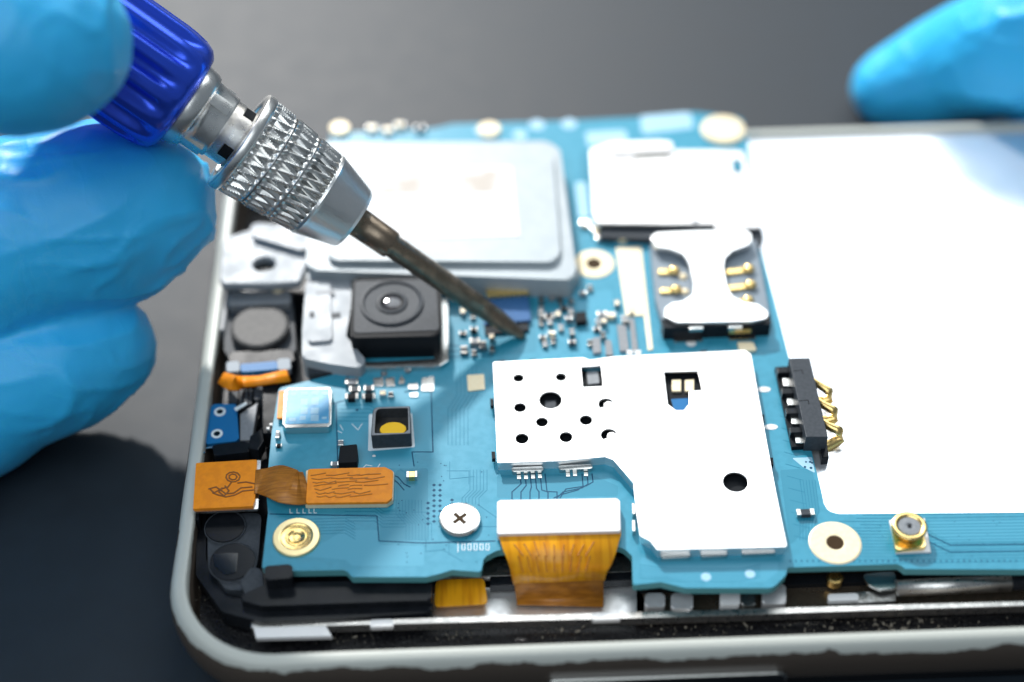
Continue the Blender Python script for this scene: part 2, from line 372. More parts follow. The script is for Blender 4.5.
# near gap, from left to right
S('reflective_floor', [(430,588),(640,585),(650,618),(430,622)], -.40, .04, 'steel', .006, 0, 'bright bare metal floor under the flex')
S('dull_floor', [(636,575),(1080,560),(1085,606),(636,622)], -.40, .05, 'shaft', .006)
S('metal_strip', [(251,628),(640,618),(1090,604),(1090,598),(640,612),(251,622)], -.26, .10, 'strip', .012, 0, 'long satin metal strip along the near gap')
S('strip_tab', [(253,626),(326,626),(332,636),(256,638)], -.262, .05, 'white', .004, 0, 'white tab')
for x0, x1, y in ((370,393,624),(592,620,617),(828,858,598)):
    S('strip_tab', [(x0,y-4),(x1,y-5),(x1+1,y+2),(x0,y+3)], -.24, .05, 'white', .006, .02)
S('film_pad', [(436,580),(484,578),(488,604),(434,607)], -.30, .012, 'film', .003, .05, 'amber film pad beside the connector')
S('dark_strip', [(440,560),(640,556),(640,572),(440,578)], -.30, .08, 'dullm', .01)
S('dark_strip', [(490,577),(640,571),(640,579),(490,585)], -.28, .10, 'black', .01)
# bits under the board's lobe
for (x, y, a, h, mm) in ((655,596,20,14,'tin'),(682,597,22,16,'tin'),(730,594,20,14,'white'),(774,590,24,20,'tin'),(748,596,14,12,'dullm')):
    y += 4; S('contact_block', [(x-a/2,y-h/2),(x+a/2,y-h/2),(x+a/2,y+h/2),(x-a/2,y+h/2)], -.24, .12, 'cover' if mm == 'tin' else mm, .02, .03)
c = P(835,577,-.28); lathe('brass_stud', c, [(-.08,.075),(0,.075),(.02,.06),(.02,.03)], M['gold'], PH, 24)
# dark bar, rod and clip at the right of the gap
S('dark_bar', [(640,580),(1080,566),(1080,574),(640,590)], -.34, .06, 'blackm', .006)
bm = bmesh.new(); a, b = P(896,588,-.22), P(1010,583,-.22); add_tube(bm, [a, b], .075, 20); finish(bm, 'metal_rod', M['strip'], PH, 'short dull metal rod', True)
bm = bmesh.new(); a, b = P(1010,583,-.22), P(1100,580,-.22); add_tube(bm, [a, b], .07, 20); finish(bm, 'rod_sleeve', M['black'], PH, None, True)
S('clip', [(862,574),(895,571),(897,588),(880,590),(868,584)], -.20, .03, 'tin', .01, .03, 'bent bright clip')
S('slide_plate', [(852,592),(896,589),(896,601),(850,604)], -.27, .05, 'dullm', .008)
# grit lying in the near gutter
bm = bmesh.new()
for k in range(620):
    t = random.random()
    if random.random() < .4: x = random.gauss(880, 50); y = 641 - .022*(x-250) + random.uniform(-9, 4)
    elif random.random() < .75:
        x = random.choice((455, 560, 668, 712, 796, 350, 300))+random.gauss(0, 16); y = 641 - .022*(x-250) + random.uniform(-9, 4)
    else: x = random.uniform(187, 205); y = random.uniform(520, 600); 
    c = P(x, y, -.44); s = random.choice((.003,.004,.005,.007,.012,.018) if k%4==0 else (.003,.004,.005))*random.uniform(.6,1.2)
    mtx = Matrix.Translation((c.x, c.y, ZB-.455+s*.5)) @ Euler([random.uniform(0, 6) for _ in range(3)]).to_matrix().to_4x4() @ Matrix.Diagonal((s*random.uniform(.5,2.2), s, s*.6, 1))
    bmesh.ops.create_icosphere(bm, subdivisions=1, radius=1, matrix=mtx)
g = finish(bm, 'grit', M['dust'], PH, 'pale grit in the gutter'); g['kind'] = 'stuff'

# ------------------------------------------------------------------ circuit board
BD = thing('circuit_board', 'blue circuit board with bright metal shields screwed into the open phone', 'circuit board', tuple(P(560, 400, -.1)))
bo = [(262,568),(268,513),(266,490),(272,430),(279,388),(345,372),(352,366),(352,300),(335,290),(330,180),(330,133),(432,129),(452,124),(560,121),(640,117),(695,112),(742,118),(748,140),
      (757,232),(772,290),(787,350),(821,490),(826,514),(1150,511),(1150,570),(905,569),(899,564),(787,567),(786,575),(773,588),(685,588),(661,582),(633,585),(632,556),(622,546),
      (498,550),(484,557),(481,572),(452,570),(439,574),(426,577),(352,577),(346,570),(288,571)]
br = [.03,.05,0,0,.04,0,0,0,0,0,0,0,.1,0,.1,.1,.1,0,0,0,0,0,.26,0,0,.03,.03,0,.06,.12,.12,.04,.02,.05,.12,.12,.07,.03,.05,.03,.04,.03,.04,.02]
bpts = fillet(wxy(bo, 0), br)
bm = bmesh.new(); add_prism(bm, bpts, ZB-.085, ZB, .006)
brd = finish(bm, 'board', M['pcb'], BD)
brd.data.materials.append(M['pcbedge'])
for p in brd.data.polygons:
    if abs(p.normal.z) < .3: p.material_index = 1
def B(name, px, dz, th, m, bev=.004, r=0, label=None, parent=BD): return slab(name, px, dz, th, M[m], parent, bev, r, label)

PR = [mat('copper_pour_light', (.050,.310,.450), .34, 0, .01, 20, spec=.34), mat('copper_pour_dark', (.020,.230,.345), .34, 0, .01, 20, spec=.34)]
for k, px in enumerate(([(338,470),(338,404),(350,402),(432,398),(433,452),(414,454),(414,468)],[(380,541),(380,512),(396,508),(396,470),(428,468),(428,540)],[(300,556),(345,530),(379,530),(379,545),(424,546),(424,566),(352,566),(346,560)],[(497,475),(590,474),(618,486),(618,496),(497,498)],
    [(641,556),(657,562),(778,560),(778,572),(765,582),(690,582),(664,576),(641,578)],[(780,470),(812,468),(820,512),(796,540),(790,545)],[(930,520),(1140,517),(1140,540),(950,541),(928,530)],[(450,296),(536,292),(536,352),(492,356),(450,362)],[(576,292),(612,290),(615,352),(580,354)],[(580,150),(588,150),(592,222),(584,222)],[(756,292),(771,292),(784,350),(758,350)])):
    o = slab('copper_pour', px, .0003+k*.00004, (.004), PR[k % 2], BD, .0001, .03)
# --- buried traces, vias and prints (pattern on the board's own face)
L = []
L += [[(431,388),(433,452)],[(433,452),(412,452)],[(405,392),(428,389)],[(348,372),(346,400),(332,404)],[(336,404),(338,470)],[(412,452),(414,466)]]
for k in range(6): L.append([(520+k*5, 474), (521+k*5.2, 484+k*1.5), (512+k*9, 492), (512+k*9, 501)])
for k in range(3): L.append([(592-k*5, 474), (593-k*5, 482+k*2), (586-k*4, 486+k*2), (566-k*3, 489+k*3), (560-k*3, 498)])
L += [[(921,531),(950,545),(1030,544)],[(921,538),(950,552),(1030,551)],[(700,372),(715,395)]]
L += [[(392,475),(398,477),(404,484),(410,487)],[(393,479),(398,483),(404,490)]]
L += [[(270,514),(377,516),(379,541),(423,543),(495,541)]]
for k in range(3): L.append([(448, 345+k*6), (470, 348+k*4), (492, 350+k*3)])
for k in range(7): L.append([(640+k*3.4, 480), (640+k*3.4, 500+k*4)])
lines('buried_trace', L, 0, .011, M['trace'], BD, 'thin dark copper tracks', .0015)['kind'] = 'stuff'
# fine faint tracks on the open blue fields
L = []
rf = random.Random(3)
for k in range(10):
    x, y = rf.uniform(392, 478), rf.uniform(455, 560); l = rf.uniform(8, 30)
    L.append([(x, y), (x+l*rf.choice((0, 1)), y+l*rf.choice((0, .7))), (x+l, y+l*.6)])
for k in range(16):
    y = 515+k*3.2; L.append([(835+rf.uniform(0, 40), y), (905+rf.uniform(-30, 30), y), (1030, y-2)])
for k in range(22):
    x, y = rf.uniform(455, 770), rf.uniform(125, 350); L.append([(x, y), (x+rf.uniform(-12, 12), y+rf.uniform(4, 26))])
for (bx, by, n_, sx, sy, path) in ((396,500,9,3.2,0,((0,0),(0,14),(10,24),(10,40))),(285,520,6,0,3,((0,0),(0,0),(60,-2),(70,4))),(470,470,6,3.4,0,((0,0),(0,20),(-8,28),(-8,34))),(300,405,5,0,4,((38,0),(70,0),(78,6),(90,6))),(345,505,6,0,3.2,((0,0),(30,0),(38,6),(60,6))),
        (640,565,5,0,3,((0,0),(30,4),(100,4),(120,0))),(800,480,6,3,0,((0,0),(4,30),(0,44),(0,60))),(456,365,6,4,0,((0,0),(1,30),(-8,44),(-8,80))),(560,300,5,3,0,((0,0),(0,20),(8,30),(8,50)))):
    for k in range(n_): L.append([(bx+sx*k+a, by+sy*k+b) for a, b in path])
for k in range(14):
    x = 640+k*4; L.append([(776+k*1.4, 380+k*12), (786+k*2, 384+k*12)])
lines('faint_trace', L, 0, .006, mat('faint_trace', (.014,.19,.30), .4, spec=.2), BD, 'faint copper tracks under the solder mask', .001)['kind'] = 'stuff'
bm = bmesh.new()
for gx, gy, nx, ny, sx, sy in ((434,485,2,8,6,5.2),(428,503,1,5,6,5.2),(452,500,1,3,0,4),(459,505,1,1,0,0),(466,504,1,1,0,0),(357,410,1,1,0,0),(340,441,1,2,0,6)):
    for i in range(nx):
        for j in range(ny): add_dot(bm, gx+i*sx, gy+j*sy, 0, .018, .018, .0015, 4)
for k in range(40): add_dot(bm, 790+k*5.8, 561+.12*math.sin(k*3), 0, .007, .012, .0015, 6)
for k in range(40): add_dot(bm, rf.uniform(395, 490), rf.uniform(460, 565), 0, .006, .006, .0015, 6)
for k in range(30): add_dot(bm, rf.uniform(840, 1020), rf.uniform(520, 562), 0, .005, .005, .0015, 6)
finish(bm, 'via_hole', M['trace'], BD, 'rows of tiny dark via holes')['kind'] = 'stuff'
bm = bmesh.new()
for (x, y, rx, ry) in ((484,131,.10,.10),(520,135,.08,.08),(537,125,.09,.09),(569,124,.09,.09),(660,122,.11,.11),(681,120,.10,.10)):
    bm = bmesh.new(); add_dot(bm, x, y, 0, rx, ry, .005, 20); finish(bm, 'pale_dot', M['blueprt'], BD)
for (x, y) in ((706,577),(750,574)): bm = bmesh.new(); add_dot(bm, x, y, 0, .045, .045, .002, 20); finish(bm, 'pale_dot', M['blueprt'], BD)
for px in ([(585,132),(626,130),(628,143),(588,146)],[(640,116),(690,112),(694,128),(642,134)],[(575,182),(586,182),(590,218),(579,219)]):
    bm = bmesh.new(); add_prism(bm, fillet(wxy(px, 0), .05), ZB-.005, ZB+.002); finish(bm, 'pale_print', M['blueprt'], BD)
# small white printed characters by the gold ring and left of the cream connector
L = []
for x in (290, 297, 303, 309, 314):
    L.append([(x, 509), (x, 513)]); L.append([(x, 513), (x+2.5, 513)])
for k, x in enumerate((462, 468, 474, 480, 486)):
    L.append([(x, 544), (x, 550), (x+3, 550), (x+3, 544), (x, 544)])
L += [[(458,543),(458,552)],[(340,425),(343,430)],[(352,424),(358,430),(362,424)],[(338,431),(342,433)],[(361,470),(366,465),(372,466)],[(376,470),(380,464)]]
lines('white_print', L, 0, .007, M['silk'], BD, 'tiny white printed characters', .002)
for (x, y, rx, ry) in ((764,389.5,.065,.035),(771,427,.065,.035),(691,343,.05,.05),(374,456,.016,.012),(351,452,.02,.012)):
    bm = bmesh.new(); add_dot(bm, x, y, 0, rx, ry, .003, 20); finish(bm, 'white_dot', M['white'], BD)

# --- mounting rings and pads
def ring(x, y, ro, ri, m, label, deep=True):
    c = P(x, y, 0)
    o = lathe('mounting_ring', c, [(-.003,ri),(.006,ri),(.010,ri+.02),(.010,ro-.015),(.004,ro),(-.003,ro)], M[m], BD, 56, False, label)
    lathe('bore', c, [(-.002,ri+.012),(.007,ri+.012),(.0085,ri*.7),(.0075,ri*.35),(.0072,.001)], M['slot'], o, 40)
    return o
ring(835, 543, .235, .072, 'cream', 'large cream pad with a small bronze hole')
ring(594, 264, .215, .075, 'cream', 'cream ring with a bronze hole in the middle of the board')
c = P(723, 131, .0); lathe('round_pad', c, [(-.003,.25),(.03,.25),(.04,.23),(.04,.001)], M['cream'], BD, 48, False, 'plain cream pad at the far edge')
c = P(489, 131, .0); lathe('round_pad', c, [(-.003,.13),(.03,.13),(.04,.12),(.04,.001)], M['cream'], BD, 32, False, 'small cream pad beside the pale case')
c = P(340, 131, .0); lathe('round_pad', c, [(-.003,.11),(.05,.11),(.06,.10),(.06,.001)], M['cream'], BD, 32, False, 'small cream pad behind the chuck')
c = P(296.5, 538, 0)
o = lathe('mounting_ring', c, [(-.003,.215),(.018,.213),(.026,.205),(.028,.155),(.026,.148),(-.003,.148)], M['goldpale'], BD, 64, False, 'gold ring with a bowl shaped brass nut')
lathe('bowl_nut', c, [(-.003,.147),(.022,.147),(.016,.135),(.012,.10),(.020,.092),(.020,.082),(.008,.06),(.003,.035),(.003,.030),(.010,.022),(.010,.001)], M['gold'], o, 48, False)
# --- cream strips
B('cream_strip', [(616,248),(636,247),(646,315),(626,316)], .012, .014, 'cream', .003, 0, 'wide cream contact strip')
B('cream_strip', [(636,247),(641,247),(653,349),(648,350)], .010, .012, 'cream', .003, 0, 'thin cream line')
B('solder_pad', [(467,375),(484,374),(485,389),(468,391)], .012, .014, 'cream', .003, .01, 'square cream pad by the shield')
B('solder_pad', [(422,378),(434,376),(434,391),(421,391)], .010, .012, 'tin', .003, .01, 'bright pad')
for px in ([(373,378),(383,377),(384,386),(374,386)],[(385,378),(394,377),(395,386),(386,386)],[(398,384),(401,375),(405,380),(404,384)],[(408,384),(418,383),(418,389),(408,389)],[(409,393),(418,392),(418,397),(410,397)]):
    B('solder_pad', px, .010, .012, 'tin', .002, .01)
B('solder_pad', [(737,342),(753,342),(757,350),(740,351)], .03, .03, 'cream', .003, .02, 'cream pad in front of the card socket')

# --- chip capacitors and resistors: body with two tinned ends
def chip(x, y, l, wd, h, ang, body, name='chip_capacitor', cap='tin', dz=0):
    c = P(x, y, dz); ca, sa = math.cos(math.radians(ang)), math.sin(math.radians(ang))
    def bx(x0, x1, w_, z1):
        pts = [Vector((c.x+ca*a-sa*b, c.y+sa*a+ca*b)) for a, b in ((x0,-w_/2),(x1,-w_/2),(x1,w_/2),(x0,w_/2))]
        bm = bmesh.new(); add_prism(bm, pts, c.z-.002, c.z+z1, .004); return bm
    o = finish(bx(-l*.27, l*.27, wd*.94, h*.95), name, M[body], BD)
    finish(bx(-l/2, -l*.27, wd, h), 'terminal', M[cap], o); finish(bx(l*.27, l/2, wd, h), 'terminal', M[cap], o)
    return o
for a in ((352,384,.13,.075,.05,0,'mgrey'),(355,392,.11,.07,.05,0,'dgrey'),(352,400,.13,.075,.06,0,'blackm'),(369,391,.10,.07,.05,0,'dgrey'),(369,400,.13,.075,.06,0,'blackm'),
          (383,396,.07,.06,.05,90,'cream'),(391,397,.07,.05,.04,90,'dgrey'),(384,375,.06,.04,.03,0,'mgrey'),(408,372,.06,.04,.03,20,'mgrey'),(412,478,.10,.075,.06,0,'gold'),
          (341,446,.07,.05,.05,90,'mgrey'),(335,466,.08,.05,.04,0,'mgrey'),(278,437,.09,.04,.04,90,'mgrey'),(279,447,.06,.04,.03,0,'blackm'),(805,515,.16,.07,.05,0,'dgrey')):
    chip(*a[:6], a[6])
greys = [(463,314),(473,318),(463,335),(474,333),(475,345),(464,352),(492,341),(492,352),(474,355),(483,348),(541,303),(541,311),(552,300),(560,303),(541,318),(549,318),(541,325),(550,325),(558,318),
         (552,336),(543,340),(561,330),(545,346),(553,343),(571,315),(569,322),(571,303),(572,336),(572,345),(564,310),(590,290),(583,296),(602,316),(611,318),(604,325),(625,322),(597,331),(603,338),(598,324),(590,345),(631,313),(617,306)]
for i, (x, y) in enumerate(greys):
    big = rf.random() < .35
    chip(x, y, .10 if big else .075, .07 if big else .05, rf.choice((.04,.055,.07)), rf.choice((0,90,90)), rf.choice(('mgrey','dgrey','cream','mgrey','blackm')), cap='dullm')
for i, (x, y) in enumerate([(585,226),(596,232),(606,229),(618,235),(629,230),(640,236),(601,240),(622,242),(400,128),(372,131),(388,133),(420,131)]):
    chip(x, y, .11, .07, .06, 0, rf.choice(('dgrey','mgrey','cream')))
for px in ([(617,325),(626,324),(629,350),(620,351)],[(629,318),(634,318),(638,350),(632,350)],[(592,338),(600,337),(601,352),(593,353)],[(605,340),(611,340),(613,355),(606,355)]):
    B('long_contact', px, .03, .03, 'mgrey', .006, .01)
for x in (627, 635): B('bright_pad', [(x,350),(x+6,350),(x+6,354),(x,354)], .03, .03, 'white', .003)
B('small_chip', [(575,312),(586,311),(587,321),(576,322)], .07, .07, 'blackm', .006)
B('small_chip', [(340,446),(357,444),(358,455),(357,462),(338,463)], .09, .09, 'blackm', .01, .01, 'black chip above the orange cable')
for x in (333, 342, 350): B('chip_leg', [(x,462),(x+5,462),(x+5,466),(x,466)], .02, .02, 'tin', .003)
B('small_chip', [(486,288),(526,285),(529,294),(487,297)], .08, .08, 'gold', .006, .01, 'tan block under the pale case')
B('tape_piece', [(482,297),(528,294),(531,320),(484,324)], .05, .05, 'purple', .006, .02, 'violet blue tape under the driver tip')
B('small_chip', [(484,322),(528,318),(529,330),(485,334)], .03, .03, 'black', .004)

# --- main shield: a thin lid with real holes on a skirt
SZ = .12
sh = [(493,362),(583,357.5),(590,360),(612,356.5),(745,350),(751,354),(776,490),(787,545),(786,547),(657,550),(650,541),(640,536),(636,512),(633,483),(613,460),(605,457),(560,461),(497,463)]
sp_ = fillet(wxy(sh, SZ), .02)
def hole(x, y, rx, ry=None):
    c = P(x, y, SZ); return circ(c.xy, rx, 28, ry)[::1]
holes = [hole(518.5,378,.052), hole(561,377,.052), hole(550.5,400,.108), hole(520,407.5,.057), hole(542,422,.056), hole(586,420,.058), hole(522,438.5,.060), hole(566,437,.060), hole(735.5,482,.112)]
def crescent(x, y, r):
    c = P(x, y, SZ); out = []
    for k in range(15): a = math.radians(20+200*k/14); out.append(Vector((c.x+r*math.cos(a), c.y+r*math.sin(a))))
    for k in range(1, 8): a = math.radians(220-200*k/8); out.append(Vector((c.x+.35*r+r*.65*math.cos(a), c.y-.25*r+r*.75*math.sin(a))))
    return out
holes += [crescent(606, 404, .072), crescent(609, 435, .074)]
holes += [wxy([(581,367),(601,365.5),(603,386),(583,387)], SZ), wxy([(664,372),(698,371),(702,390),(689,391),(689,404),(684,410),(676,410),(668,404)], SZ)]
shield = plate('main_shield', sp_, holes, ZB+SZ, .02, M['steel'], BD, .004, 'wide bright steel shield lid pierced by round holes and two windows')
def inset(pts, cen, f):  return [Vector(cen)+(Vector(p)-Vector(cen))*f for p in pts]
def offset_poly(pts, d):
    """move each vertex inward along its bisector"""
    n = len(pts); ar = sum(pts[i-1].x*pts[i].y-pts[i].x*pts[i-1].y for i in range(n)); sg = 1 if ar > 0 else -1; out = []
    for i in range(n):
        e1 = (pts[i]-pts[i-1]).normalized(); e2 = (pts[(i+1)%n]-pts[i]).normalized()
        n1, n2 = Vector((-e1.y, e1.x))*sg, Vector((-e2.y, e2.x))*sg; b = (n1+n2)
        b = b/max(b.length_squared, .3)*2 if b.length > .1 else n1
        out.append(pts[i]+b*d)
    return out
base = [Vector(p) for p in wxy(sh, SZ)]
plate('shield_wall', offset_poly(base, .012), [offset_poly(base, .026)], ZB+SZ-.022, SZ-.021, M['steel'], shield, .001, 'folded steel skirt under the lid')
add = bmesh.new(); add_prism(add, offset_poly(base, .09), ZB+.001, ZB+.045); finish(add, 'covered_chip', M['blackm'], shield, 'dark chips seen through the holes')
B('window_part', [(586.5,372),(598,371),(599.5,383),(588,384)], .07, .024, 'mgrey', .003, .01, 'pale part seen in the small window', shield)
for x in (672, 685): B('window_part', [(x,380),(x+9,379.5),(x+9,391),(x,391)], .07, .024, 'cream', .003, 0, None, shield)
B('window_part', [(671,399),(690,398),(690,410),(675,413)], .06, .014, 'bluepl', .003, 0, None, shield)
B('window_part', [(545,401),(556,400),(556,412),(545,412)], .06, .014, 'dgrey', .003, 0, None, shield)
# solder tabs and slots along the shield's near edges
for (x0, x1, y) in ((511,543,470),(558,592,468),(660,690,556.5),(700,727,555),(741,775,552.5)):
    B('solder_tab', [(x0,y-2.5),(x1,y-4),(x1+.5,y+.5),(x0+1.5,y+2)], .05, .05, 'tin', .004, .02, None, shield)
for x, y in ((498,362),(529,361),(606,357),(700,352)): B('edge_notch', [(x,y-1.5),(x+7,y-2),(x+7,y+.5),(x,y+.5)], .115, .04, 'blackm', .002, 0, None, shield)
for x, y in ((754,381),(762,418),(771,461),(491.5,402),(493,455)): B('edge_notch', [(x-1.5,y-3.5),(x+2,y-3.5),(x+2.5,y+3.5),(x-1,y+3.5)], .09, .05, 'blackm', .002, 0, None, shield)
for (x, y) in ((517,474),(524,474),(531,473.5),(538,473),(566,471.5),(573,471),(584,471)):
    B('solder_pad', [(x,y+1),(x+4,y+1),(x+4,y+5),(x,y+5)], .01, .012, 'tin', .002)
# corner posts by the chamfer
for x, y in ((632,474),(634,508),(634,525)): B('solder_tab', [(x-2,y-5),(x+1,y-5),(x+1.5,y+6),(x-1.5,y+6)], .07, .07, 'tin', .003, 0, None, shield)

# --- card tray shield at the back
c_ = [(590,149),(612,142),(660,140),(673,143),(672,150),(735,150),(744,152),(761,227),(718,230),(714,224),(660,224),(596,223),(593,214)]
sim = plate('card_slot_cover', fillet(wxy(c_, .16), .03), [wxy([(731,160),(742,159),(744,172),(734,173)], .16)], ZB+.16, .03, M['cover'], BD, .006, 'pale metal cover of the card slot near the far edge')
B('raised_lip', [(606,143),(670,141),(673,150),(610,153)], .20, .03, 'cover', .008, .02, None, sim)
B('recess_line', [(634,160),(668,158),(674,152),(668,152),(634,154)], .164, .006, 'dullm', .001, 0, None, sim)
B('embossed_mark', [(735,178),(742,177),(743,181),(736,182)], .163, .004, 'mgrey', .001, 0, None, sim)
B('embossed_mark', [(692,219),(698,219),(699,223),(693,223)], .163, .004, 'mgrey', .001, 0, None, sim)
B('embossed_mark', [(600,165),(602,165),(606,205),(604,205)], .163, .004, 'mgrey', .001, 0, None, sim)
B('embossed_mark', [(633,160),(636,160),(640,212),(637,212)], .163, .004, 'mgrey', .001, 0, None, sim)
B('dark_frame', [(600,226),(657,225),(716,228),(762,228),(764,238),(760,243),(600,236)], .09, .09, 'dgrey', .01, .02, None, sim)
# --- card contact socket
sock = B('card_socket', [(650,244),(756,240),(770,318),(768,326),(664,328),(656,300)], .10, .10, 'slate', .01, .04, 'slate blue card socket with gold contacts')
B('front_wall', [(661,319),(770,315),(771,324),(664,328)], .17, .168, 'black', .006, .01, None, sock)
for px in ([(673,338),(702,337),(703,341),(674,342)],[(728,336),(755,335),(756,339),(729,340)]): B('front_tab', px, .03, .03, 'tin', .004, .02, None, sock)
for px in ([(689,326.5),(703,326),(703.4,328.6),(689.4,329)],[(728,325.5),(742,325),(742.4,327.5),(728.4,328)]): B('front_tab', px, .172, .04, 'tin', .003, 0, None, sock)
B('front_tab', [(729,327),(751,326),(751.5,329.5),(729.5,330.5)], .125, .05, 'gold', .003, 0, None, sock)
Ib = [(651,238),(656,233),(700,231),(746,230),(751,235),(751,241),(746,245),(732,250),(724,258),(723,268),(727,288),(733,297),(744,302),(757,304),(767,311),(768,318),(752,321),(700,322),(676,322),(664,316),(665,308),(672,303),(684,301),(693,294),(694,282),(689,262),(683,253),(670,248),(656,246)]
B('lever_plate', Ib, .21, .05, 'steel', .008, .05, 'bright waisted metal plate over the socket', sock)
for (x, y, l, a) in ((668,273,.20,0),(670,292,.20,0),(740,272,.30,8),(742,288,.30,8),(742,303,.2,8)):
    c = P(x, y, .10); ca, sa = math.cos(math.radians(a)), math.sin(math.radians(a))
    bm = bmesh.new(); pts = [Vector((c.x+ca*u-sa*v, c.y+sa*u+ca*v)) for u, v in ((-l/2,-.035),(l/2-.03,-.035),(l/2,0),(l/2-.03,.035),(-l/2,.035))]
    add_prism(bm, pts, c.z-.01, c.z+.03, .006)
    bmesh.ops.create_uvsphere(bm, u_segments=18, v_segments=10, radius=1, matrix=Matrix.Translation((c.x+ca*l*.3, c.y+sa*l*.3, c.z+.035)) @ Matrix.Diagonal((.062,.055,.04,1)))
    finish(bm, 'gold_contact', M['gold'], sock, None, True)
for x, y in ((683,277),(685,292)):
    c = P(x, y, .10); bm = bmesh.new(); bmesh.ops.create_uvsphere(bm, u_segments=16, v_segments=8, radius=1, matrix=Matrix.Translation((c.x, c.y, c.z)) @ Matrix.Diagonal((.045,.045,.03,1))); finish(bm, 'gold_contact', M['cream'], sock, None, True)

# --- battery connector with spring contacts
bc = B('battery_connector', [(789,358),(810,357.5),(828,437),(806,437)], .20, .20, 'dgrey', .008, 0, 'dark grey block connector with gold springs facing the battery bay')
B('comb_back', [(775,367),(790,366),(808,446),(792,447)], .05, .05, 'blackm', .004, 0, None, bc)
for i, y in enumerate((370, 391, 411, 430)):
    x = 776+(y-367)*.215; B('comb_tooth', [(x,y-3),(x+15,y-3.5),(x+16,y+2.5),(x+1,y+3)], .11, .10, 'black', .008, 0, None, bc)
for i, y in enumerate((383, 402, 421, 440)):
    x = 779+(y-372)*.215
    B('comb_terminal', [(x+1,y-5),(x+9,y-5),(x+10.5,y+3),(x+2.5,y+3)], .07, .06, 'tin', .004, 0, None, bc); B('comb_terminal', [(x+10.5,y-7),(x+14,y-8),(x+15.5,y+2),(x+12,y+2)], .10, .09, 'tin', .004, 0, None, bc)
B('foot', [(820,441),(827,441),(829,457),(822,458)], .03, .1, 'black', .008, 0, None, bc)
for px in ([(793,371),(802,370),(803,374)],[(799,401),(808,400),(809,404)]): lines('moulded_mark', [px], .20, .008, M['blackm'], bc, None, .001)
for q in ([(812,380,.10),(819,385,.10),(829.5,392,.08),(831,398,.0),(821,402,-.04),(814,402,-.05)], [(816,400,.10),(823,405,.10),(834.5,411,.08),(836,417,.0),(826,421,-.04),(818,421,-.05)], [(821,421,.10),(828,426,.10),(839.5,431,.08),(840.5,438,.0),(828,446,-.04),(819,447,-.05)]):
    ribbon('spring_contact', [P(*a) for a in q], [.07,.075,.09,.10,.11,.11], M['gold'], bc, .010, None, (.15,.75,.65), 3)
# printed triangle of dots beside it
bm = bmesh.new()
for x, y, r in ((805,467,.012),(810,462,.012),(811,468,.014),(806,462,.01),(812,463,.01)): add_dot(bm, x, y, 0, r, r, .002, 8)
finish(bm, 'via_hole', M['trace'], BD)
B('solder_pad', [(792,458),(812,457),(815,473),(803,467)], .0012, .003, 'blueprt', .0005, .01)

# --- coaxial antenna socket
c = P(909, 532, 0)
cx = B('antenna_socket', [(889,520),(925,518),(931,552),(896,553)], .02, .022, 'white', .004, 0, 'round antenna socket with a gold collar')
B('socket_base', [(891,522),(922,521),(926,547),(896,550)], .06, .05, 'gold', .008, .02, None, cx)
c = P(908, 531, .06)
lathe('gold_collar', c, [(0,.10),(.05,.10),(.055,.15),(.075,.158),(.085,.15),(.085,.105),(.06,.10)], M['gold'], cx, 44, True)
lathe('core', c, [(.03,.102),(.075,.100),(.078,.05),(.076,.030),(.070,.028),(.070,.001)], M['mgrey'], cx, 36)
lathe('pin', c, [(.070,.016),(.088,.016),(.088,.001)], M['black'], cx, 20)

# --- flash lamp at the left: open metal tub on a white outline with a yellow phosphor
fb = B('flash_lamp', [(369,414),(412,413),(415,447),(368,451)], .004, .006, 'silk', .002, .02, 'square flash lamp with a yellow centre')
OX = fillet(wxy([(373,407),(410,406),(411,434),(371,436)], .19), [.07,.015,.015,.015])
OX2 = fillet(wxy([(376,408.8),(408,408),(408.3,430),(404,433),(374.5,433.5)], .19), [.06,.02,.02,.02,.02])
plate('tub', OX, [OX2], ZB+.19, .185, M['dgrey'], fb, .004, 'dark grey tub')
o1 = offset_poly([Vector(p) for p in OX], .006); plate('tub_rim', o1, [[p for p in OX2]], ZB+.194, .008, M['mgrey'], fb, .002, 'thin metal rim')
bm = bmesh.new(); add_prism(bm, offset_poly([Vector(p) for p in OX], .008), ZB+.004, ZB+.055); finish(bm, 'tub_floor', M['motor'], fb)
c = P(393, 429, .15); bm = bmesh.new(); add_prism(bm, circ(c.xy, .125, 30, .085), c.z-.12, c.z+.0, .006); finish(bm, 'phosphor', M['yellow'], fb)

# --- blue foil chip
bl = B('foil_chip', [(284,391),(288,388),(330,387),(332,391),(331,424),(328,427),(285,428),(282,424)], .09, .085, 'tin', .006, 0, 'square chip with a pale blue foil face')
B('foil_face', [(287,389),(329,388.5),(329,423),(284.5,424)], .094, .01, 'bluech', .003, .02, None, bl)
bm = bmesh.new()
for x, y, a, b in ((291,393,6,3),(301,392,7,3),(312,391,7,4),(322,392,7,3),(301,399,7,6),(312,398,7,7),(301,408,7,6),(311,408,8,6),(300,416,6,4),(311,415,8,6),(289,418,7,3),(322,417,5,2)):
    bm = bmesh.new(); add_prism(bm, wxy([(x,y),(x+a,y-.3),(x+a-.5,y+b),(x-.5,y+b)], .094), ZB+.092, ZB+.0955); finish(bm, 'pale_mark', M['blueprt'], bl)
B('amber_side', [(279,391),(284,390),(283,418),(277,418)], .05, .02, 'orange', .002, 0, None, bl)

